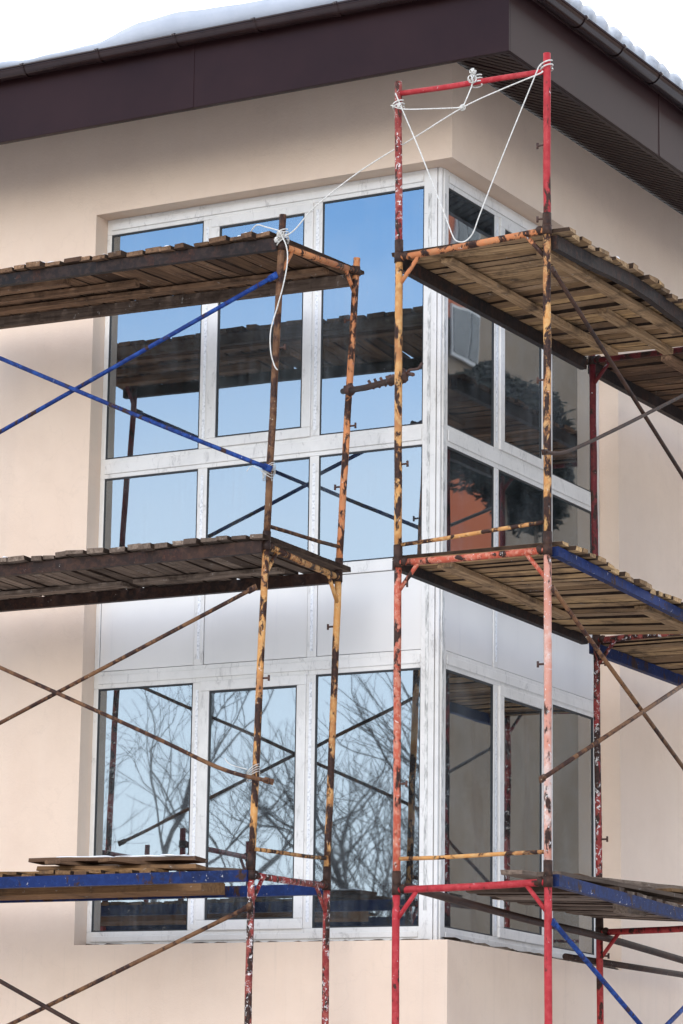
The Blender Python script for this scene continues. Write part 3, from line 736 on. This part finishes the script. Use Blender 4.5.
t, sn = platform('next middle right platform past the farther post on blue beams', (1.38, 1.42, 2.1), 1.42, 4.25, 1.405, .36, 'y', M['t_bluebeam'], M['wood_tan'], 0, zr2b, gap=.02); snowy.append(sn)
def zr3(l, k): return (.235 - .02 * (l + 1.45)) if k == 0 else .24
t, sn = platform('lowest right platform of loose grey planks behind a blue beam', (1.38, -1.49, .2), -1.44, 1.36, 1.405, .36, 'y', M['t_bluebeam'], M['wood_grey'], 0, zr3, beam_h=.07, over=(-.03, .0), gap=.02, beams=(True, False), snow=0); snowy.append(sn)
for ch in t.children:
    if ch.name.startswith('plank_deck'):
        bm = bmesh.new(); bm.from_mesh(ch.data)
        st = [v for v in bm.verts if v.co.y < 1.0]; seen = set(st)
        while st:
            v_ = st.pop()
            for e_ in v_.link_edges:
                o_ = e_.other_vert(v_)
                if o_ not in seen: seen.add(o_); st.append(o_)
        bmesh.ops.delete(bm, geom=list(seen), context='VERTS'); bm.to_mesh(ch.data); bm.free()
allsn = MB()
for q in snowy:
    allsn.add(q.v, q.f)
# loose boards
GW = 'loose boards lying on the platforms'
def board(label, a, b_, w_, h_, mat, tone=.5, up=(0, 0, 1)):
    s = MB(); s.beam(a, b_, w_, h_, up=up, tone=tone, jit=.003, seg=8, ends=.01)
    return tag(s.build('loose_board', mat, bevel=.002), label, 'board', GW)
z = .348
board('long loose board lowest in the stack on the lowest left platform', (-1.45, -1.10, z + .012), (-3.3, -1.15, z + .012), .16, .024, M['wood_warm'], .2)
board('warm brown loose board above the long one in the lowest left stack', (-1.22, -1.0, z + .040), (-2.35, -1.12, z + .042), .14, .026, M['wood_warm'], .7)
board('dark short loose board crossing the lowest left stack', (-1.75, -1.3, z + .068), (-1.45, -.6, z + .07), .14, .024, M['wood_brown'], .3)
board('short crosswise loose board near the left end of the lowest left stack', (-2.15, -1.3, z + .068), (-2.02, -.6, z + .07), .12, .024, M['wood_brown'], .5)
board('snow topped loose board on the lowest left stack', (-1.25, -.95, z + .092), (-2.42, -1.10, z + .098), .20, .024, M['wood_brown'], .8)
board('grey loose board behind the snow topped one in the lowest left stack', (-1.0, -.78, z + .03), (-2.2, -.80, z + .096), .15, .022, M['wood_grey'], .4)
for (x, y, lx) in ((-2.05, -1.06, .22), (-1.65, -1.0, .2), (-1.42, -.98, .1)):
    allsn.beam((x - lx, y - .02, z + .116), (x + lx, y + .02, z + .114), .15, .018, jit=.006, seg=8, ends=.02)
zb = .27
spec = [('flat grey loose board hanging over the left end of the lowest right platform', (.95, -.5, zb + .02), (.62, -.35, zb + .03), .12),]
board('slanting loose board at the left end of the lowest right stack', (.62, -.35, zb + .03), (.80, 1.2, zb + .05), .14, .026, M['wood_grey'], .8)
board('second loose board beside the slanting one on the lowest right platform', (.80, -.75, zb + .06), (.95, 1.3, zb + .07), .15, .026, M['wood_grey'], .3)
board('long pale loose board in the middle of the lowest right stack', (1.02, -.7, zb + .05), (1.05, 2.0, zb + .09), .16, .026, M['wood_grey'], .95)
board('upper loose board of the lowest right stack, tilted up', (.66, .35, zb + .10), (.95, 1.95, zb + .17), .15, .026, M['wood_grey'], .6)
board('topmost loose board of the lowest right stack, split at its end', (.55, .55, zb + .16), (.75, 2.2, zb + .22), .17, .028, M['wood_grey'], .85)
board('dark loose board under the topmost one of the lowest right stack', (.75, .2, zb + .13), (.6, 2.3, zb + .15), .12, .024, M['wood_brown'], .2)
board('tan loose board sticking out at the right end of the lowest right stack', (.95, 1.2, zb + .13), (1.25, 2.6, zb + .16), .13, .026, M['wood_tan'], .4)
board('pale square loose board under the front of the lowest right platform', (1.15, .05, .19), (1.15, .33, .19), .1, .08, M['wood_grey'], .9)
board('loose plank laid crosswise under the lowest right planks', (.45, -.2, .245), (1.33, -.1, .225), .15, .026, M['wood_grey'], .9)
so_ = allsn.build('snow', M['snow'], smooth=True); md = so_.modifiers.new('sub', 'SUBSURF'); md.levels = md.render_levels = 1
tag(so_, 'thin snow and ice left on the plank ends of the scaffold', 'snow', None, 'stuff')

# ------------------------------------------------------------------ ropes
RR = .0042
def rope(label, parts, knots=(), r=RR):
    s = MB()
    for p in parts: s.tube(p, r, 8, smooth=True)
    for (c, q) in knots:
        c = Vector(c)
        for k in range(6):
            an = random.uniform(0, 6.28); tl = random.uniform(-.8, .8)
            u = Vector((math.cos(an), math.sin(an) * .6, tl)).normalized(); w_ = u.orthogonal().normalized(); v_ = u.cross(w_)
            s.tube([c + (w_ * math.cos(a_) + v_ * math.sin(a_)) * q for a_ in [6.28 * h / 9 for h in range(9)]], r * .8, 6)
    return tag(s.build('rope', M['rope'], smooth=True), label, 'rope', 'white ropes on the scaffold')
def coil(c, rad, turns, h, n=10, tilt=.25):
    c = Vector(c)
    return [c + Vector((math.cos(6.283 * k / n) * rad, math.sin(6.283 * k / n) * rad, h * (k / (n * turns) - .5) + tilt * rad * math.cos(6.283 * k / n))) for k in range(int(n * turns) + 1)]
ti = Vector((.4, -1.53, 5.0)); to = Vector((1.38, -1.49, 5.06))
y = -1.56
rope('white rope hanging in a deep V from the red guard section',
     [[(.391, y, 5.074), (.40, y, 5.05), (.475, y, 4.875), (.567, y, 4.66), (.671, y, 4.40), (.75, y, 4.20), (.79, y - .01, 4.105), (.815, y - .01, 4.062), (.86, y - .01, 4.045), (.90, y - .01, 4.06), (.93, y, 4.105), (.97, y, 4.205), (1.08, y, 4.46), (1.2, y, 4.73), (1.345, y, 5.05), (1.36, y, 5.08), (1.38, y, 5.10)],
      coil((1.38, -1.49, 5.10), .036, 2, .05)])
rope('white rope knotted under the red top bar and stretched to the left scaffold',
     [[(.36, y, 5.0), (.45, y, 4.96), (.65, y, 4.93), (.852, y, 4.905)], coil((.4, -1.535, 5.0), .034, 2, .04),
      [(1.38, y, 5.05), (1.359, y, 5.035), (1.1, y, 4.975), (.852, y, 4.905), (.5, -1.5, 4.79), (.1, -1.45, 4.65), (-.236, -1.42, 4.475), (-.40, -1.4, 4.345), (-.50, -1.39, 4.31)],
      [(.852, y, 4.905), (.885, y, 4.97), (.915, y, 5.04), (.925, y - .01, 5.075)], coil((.925, -1.515, 5.075), .032, 3, .06)],
     knots=(((.852, y, 4.905), .018), ((.92, y - .01, 5.075), .026), ((.925, y - .01, 5.12), .02), ((.42, y, 4.985), .014)))
c = (-.515, -1.35, 4.33)
rope('white rope wound round the left outer post with its tail hanging down',
     [coil(c, .036, 4, .07), coil((-.515, -1.35, 4.29), .04, 2, .03, tilt=.8), [(-.52, -1.4, 4.36), (-.45, -1.42, 4.25), (-.436, -1.42, 4.143), (-.46, -1.42, 4.0), (-.50, -1.42, 3.86), (-.548, -1.42, 3.70), (-.545, -1.42, 3.56), (-.52, -1.415, 3.47), (-.50, -1.41, 3.44)],
      [(-.52, -1.39, 4.36), (-.62, -1.38, 4.40), (-.70, -1.36, 4.43), (-.78, -1.3, 4.41)]],
     knots=(((-.50, -1.40, 4.33), .022), ((-.53, -1.39, 4.30), .02)))
s = MB(); s.tube(coil((-.573, -1.365, 2.80), .040, 5, .06, tilt=.7), .0024, 6); s.tube(coil((-.573, -1.39, 2.79), .034, 3, .05, tilt=-.8), .0024, 6)
s.tube([(-.57, -1.40, 2.78), (-.65, -1.44, 2.83), (-.69, -1.44, 2.80)], .0024, 6, smooth=True)
tag(s.build('tie_wire', M['rope'], smooth=True), 'twisted pale wire tying the blue brace to the left outer post', 'tie wire', 'pale wire ties')
s = MB(); s.tube(coil((-.645, -1.365, .91), .040, 4, .06, tilt=.7), .0024, 6); s.tube([(-.66, -1.42, .93), (-.76, -1.45, .96), (-.8, -1.45, 1.0)], .0024, 6, smooth=True)
tag(s.build('tie_wire', M['rope'], smooth=True), 'twisted pale wire tying the rusty brace to the left outer post', 'tie wire', 'pale wire ties')

# ------------------------------------------------------------------ the surroundings mirrored in the glass
def bare_tree(seed):
    rnd = random.Random(seed); s = MB()
    def grow(p, d, ln, r, lvl):
        n_ = 3; pts = [p]; dd = d.copy()
        for k in range(n_):
            dd = (dd + Vector((rnd.uniform(-1, 1), rnd.uniform(-1, 1), rnd.uniform(-.5, .7))) * .16).normalized()
            pts.append(pts[-1] + dd * ln / n_)
        s.tube(pts, r, 7 if lvl < 2 else 4, r2=r * .6)
        if lvl >= 7: return
        for k in range(3 if lvl < 6 else 2):
            q = pts[-1] if k == 0 else pts[rnd.choice((1, 2, 2, 3))]
            ax = Vector((rnd.uniform(-1, 1), rnd.uniform(-1, 1), rnd.uniform(-.2, .8))).normalized()
            nd = (dd * (1.1 if k == 0 else .6) + ax * (.35 if k == 0 else .85)).normalized()
            grow(q, nd, ln * rnd.uniform(.66, .86), max(r * (.66 if k == 0 else .46), .0055), lvl + 1)
    grow(Vector((0, 0, 0)), Vector((0, 0, 1)), 3.2, .24, 0)
    return s
def fit(s, h):
    k = h / max(v[2] for v in s.v); s.v = [(x * k, y * k, z * k) for x, y, z in s.v]; return s
protos = []
for sd in (3, 8, 21):
    mb = fit(bare_tree(sd), 13); me_o = mb.build('crown', M['bark'])
    protos.append(me_o.data); bpy.data.objects.remove(me_o)
trees = [(-27.0, -60, 17.0, 0), (-32.5, -64, 16.5, 1), (-41.5, -60, 18.5, 2), (-30.5, -66, 17.0, 2), (-24.6, -62, 17.5, 1), (-35.5, -70, 16.5, 0), (-28.6, -70, 18.2, 1)]
where = ['second', 'fourth', 'leftmost', 'middle', 'rightmost', 'fifth', 'farthest']
for k, (x, y, h, p) in enumerate(trees):
    o = bpy.data.objects.new('bare_tree', protos[p]); COL.objects.link(o)
    o.location = (x, y, GZ); o.scale = (h / 13 * .95,) * 2 + (h / 13,); o.rotation_euler.z = k * 1.3
    tag(o, 'leafless tree, %s of the row mirrored in the lower panes' % where[k], 'tree', 'bare trees across the street')
# dark sheds across the street with snowy roofs
def shed(x0, y0, x1, y1, h, label, snowh=.3, wmat='f_dark'):
    t = empty('shed', ((x0 + x1) / 2, (y0 + y1) / 2, GZ), label, 'shed', 'sheds across the street')
    s = MB(); s.box(x0, y0, GZ - .3, x1, y1, GZ + h); s.build('wall', M[wmat], t)
    s = MB(); s.box(x0 - .3, y0 - .3, GZ + h, x1 + .3, y1 + .3, GZ + h + .15); s.build('roof', M['f_dark'], t)
    s = MB(); s.box(x0 - .2, y0 - .2, GZ + h + .15, x1 + .2, y1 + .2, GZ + h + .15 + snowh); s.build('roof_snow', M['snow'], t)
    s = MB(); nx = int((x1 - x0) / 3.2)
    for i in range(nx):
        cx = x0 + (i + .5) * (x1 - x0) / nx; s.box(cx - 1.1, y1 + .005, GZ + .2, cx + 1.1, y1 + .06, GZ + h - .8)
    s.build('doors', M['f_win'], t)
shed(-75, -60, -12, -54, 8.6, 'long dark two storey shed behind the bare trees', .15)
shed(-36, -34, -26.3, -29, 4.5, 'low dark shed with thick snow on its roof', .35)
# neighbouring free standing scaffold seen only in the lower left pane
GN = 'frames of the neighbouring scaffold'
for k, x in enumerate((-3.75, -4.7)):
    p = Vector((x, -3.05, .25)); sframe('maroon neighbouring scaffold section, %s, mirrored in the lower left pane' % ('nearer the corner' if k == 0 else 'farther from the corner'),
           (Vector((x, -2.6, GZ + .02)), Vector((x, -2.6, 1.15))), (Vector((x, -3.6, GZ + .02)), Vector((x, -3.6, 1.15))), (1.02, 1.02), (.85, .85), M['t_maroon'], GN, rung_r=.02)

# apartment block reflected in the right hand panes
bl = empty('apartment_block', (33, 65, GZ), 'tall beige and orange apartment block mirrored in the right hand panes', 'apartment block')
s = MB(); s.box(30, 40, GZ - .3, 44, 95, 34); s.build('wall', M['f_beige'], bl)
s = MB(); s.box(29.9, 40.2, 22.6, 29.995, 61.3, 30.5); s.box(29.9, 57.6, 14.5, 29.995, 62.6, 18.0); s.box(29.9, 70, 6, 29.995, 76, 30); s.build('orange_panel', M['f_orange'], bl)
fl = 0
for zi in range(12):
    z0 = GZ + 1.2 + zi * 2.95
    for yi in range(14):
        y0 = 41.5 + yi * 3.75
        if z0 + 1.6 > 33 or z0 < 17.5 or y0 > 62.5: continue
        s = MB(); s.box(29.82, y0, z0, 29.89, y0 + 1.7, z0 + 1.55)
        wn = s.build('window', M['f_frame'], bl)
        s = MB(); s.box(29.79, y0 + .1, z0 + .1, 29.815, y0 + .8, z0 + 1.45); s.box(29.79, y0 + .9, z0 + .1, 29.815, y0 + 1.6, z0 + 1.45); s.build('pane', M['f_win'], wn)
s = MB(); s.box(29.5, 39.5, 34, 44.5, 95.5, 34.3); s.build('roof', M['f_dark'], bl)
# pines in front of it
def pine(x, y, ztop, zlow, rad, label, seed):
    rnd = random.Random(seed)
    t = empty('pine_tree', (x, y, GZ), label, 'pine tree', 'pines in front of the apartment block')
    s = MB(); s.tube([(x, y, GZ), (x + .1, y, (GZ + ztop) / 2), (x, y + .1, ztop - .8)], .10, 8, r2=.04); s.build('trunk', M['f_beige'], t, smooth=True)
    s = MB()
    for k in range(16000):
        u = rnd.random(); z_ = zlow + (ztop - zlow) * u; rr = rad * (math.sin(math.pi * min(1, .12 + u * .88)) ** .7) * (.35 + .65 * rnd.random() ** .5)
        an = rnd.uniform(0, 6.283); an = an + .5 * math.sin(z_ * 2)
        c_ = Vector((x + rr * math.cos(an), y + rr * math.sin(an), z_ + .5 * rnd.uniform(-1, 1)))
        a_ = Vector((rnd.uniform(-1, 1), rnd.uniform(-1, 1), rnd.uniform(-.6, .6))).normalized() * .10; b2 = a_.orthogonal().normalized() * .05
        s.add([c_ - a_, c_ - b2, c_ + a_, c_ + b2], [(0, 1, 2, 3)])
    s.build('crown', M['needles'], t)
pine(20.8, 43.9, 15.9, 13.8, 1.9, 'tallest dark pine in front of the block', 1)
pine(21.2, 46.2, 15.2, 13.6, 1.3, 'smaller dark pine beside the tallest one, mirrored above the middle transom', 2)

# ------------------------------------------------------------------ camera
F = 3194.4
cam = bpy.data.cameras.new('camera'); co = bpy.data.objects.new('camera', cam); COL.objects.link(co); scene.camera = co
cam.sensor_fit = 'VERTICAL'; cam.sensor_height = 36; cam.lens = F * 36 / 1024
cam.shift_x = 285.4 / 1024; cam.shift_y = -42.1 / 1024
cam.clip_end = 1500; cam.clip_start = .1
yw, pt, rl = .5903, .2203, .0334
fw = Vector((-math.sin(yw) * math.cos(pt), math.cos(yw) * math.cos(pt), math.sin(pt)))
rt = Vector((math.cos(yw), math.sin(yw), 0)); up = rt.cross(fw)
r2 = rt * math.cos(rl) + up * math.sin(rl); u2 = -rt * math.sin(rl) + up * math.cos(rl)
mt = Matrix((r2, u2, -fw)).transposed().to_4x4(); mt.translation = Vector((9.1675, -18.2958, -1.5963)); co.matrix_world = mt

# ------------------------------------------------------------------ sky and sun
SUN_EL, SUN_AZ = R(25), R(166)      # azimuth clockwise from +Y
world = bpy.data.worlds.new('World'); scene.world = world; world.use_nodes = True
nt = world.node_tree; bg = nt.nodes['Background']
sky = N(nt, 'ShaderNodeTexSky', sky_type='NISHITA'); sky.sun_disc = False; sky.sun_elevation = SUN_EL; sky.sun_rotation = SUN_AZ
sky.air_density = 1.0; sky.dust_density = .3; sky.ozone_density = 3.0; sky.altitude = 200
tc = N(nt, 'ShaderNodeTexCoord')
dt = N(nt, 'ShaderNodeVectorMath', operation='DOT_PRODUCT'); L(nt, tc.outputs['Generated'], dt.inputs[0]); dt.inputs[1].default_value = Vector((-.50, .82, .28)).normalized()
cn = noise(nt, tc.outputs['Generated'], 2.2, 6, .6)
ma = N(nt, 'ShaderNodeMath', operation='MULTIPLY_ADD'); ma.inputs[1].default_value = .9; L(nt, cn, ma.inputs[0]); L(nt, dt.outputs['Value'], ma.inputs[2])
mask = ramp(nt, ma.outputs[0], [(.35, grey(0)), (.75, grey(1))])
sx = N(nt, 'ShaderNodeSeparateXYZ'); L(nt, tc.outputs['Generated'], sx.inputs[0])
veil = ramp(nt, sx.outputs['Z'], [(.02, grey(.95)), (.13, grey(.78)), (.21, grey(.66)), (.26, grey(.32)), (.30, grey(.08)), (.38, grey(0))])
hs = N(nt, 'ShaderNodeHueSaturation'); hs.inputs['Saturation'].default_value = 1.22; hs.inputs['Value'].default_value = 1.9; L(nt, sky.outputs[0], hs.inputs['Color'])
s2 = mix(nt, veil, hs.outputs['Color'], (12.0, 12.8, 13.6))
mx = mix(nt, mask, s2, (15.5, 15.8, 16.2))
L(nt, mx, bg.inputs['Color']); bg.inputs['Strength'].default_value = .10
sun = bpy.data.lights.new('sun', 'SUN'); so = bpy.data.objects.new('sun', sun); COL.objects.link(so)
sun.energy = 1.5; sun.angle = R(48); sun.color = (1, .91, .79)
sd = Vector((math.sin(SUN_AZ) * math.cos(SUN_EL), math.cos(SUN_AZ) * math.cos(SUN_EL), math.sin(SUN_EL)))
so.rotation_euler = sd.to_track_quat('Z', 'Y').to_euler()

scene.render.engine = 'CYCLES'
scene.view_settings.view_transform = 'Standard'; scene.view_settings.look = 'None'
scene.view_settings.gamma = 1; scene.view_settings.use_curve_mapping = False
scene.view_settings.exposure = 0.6
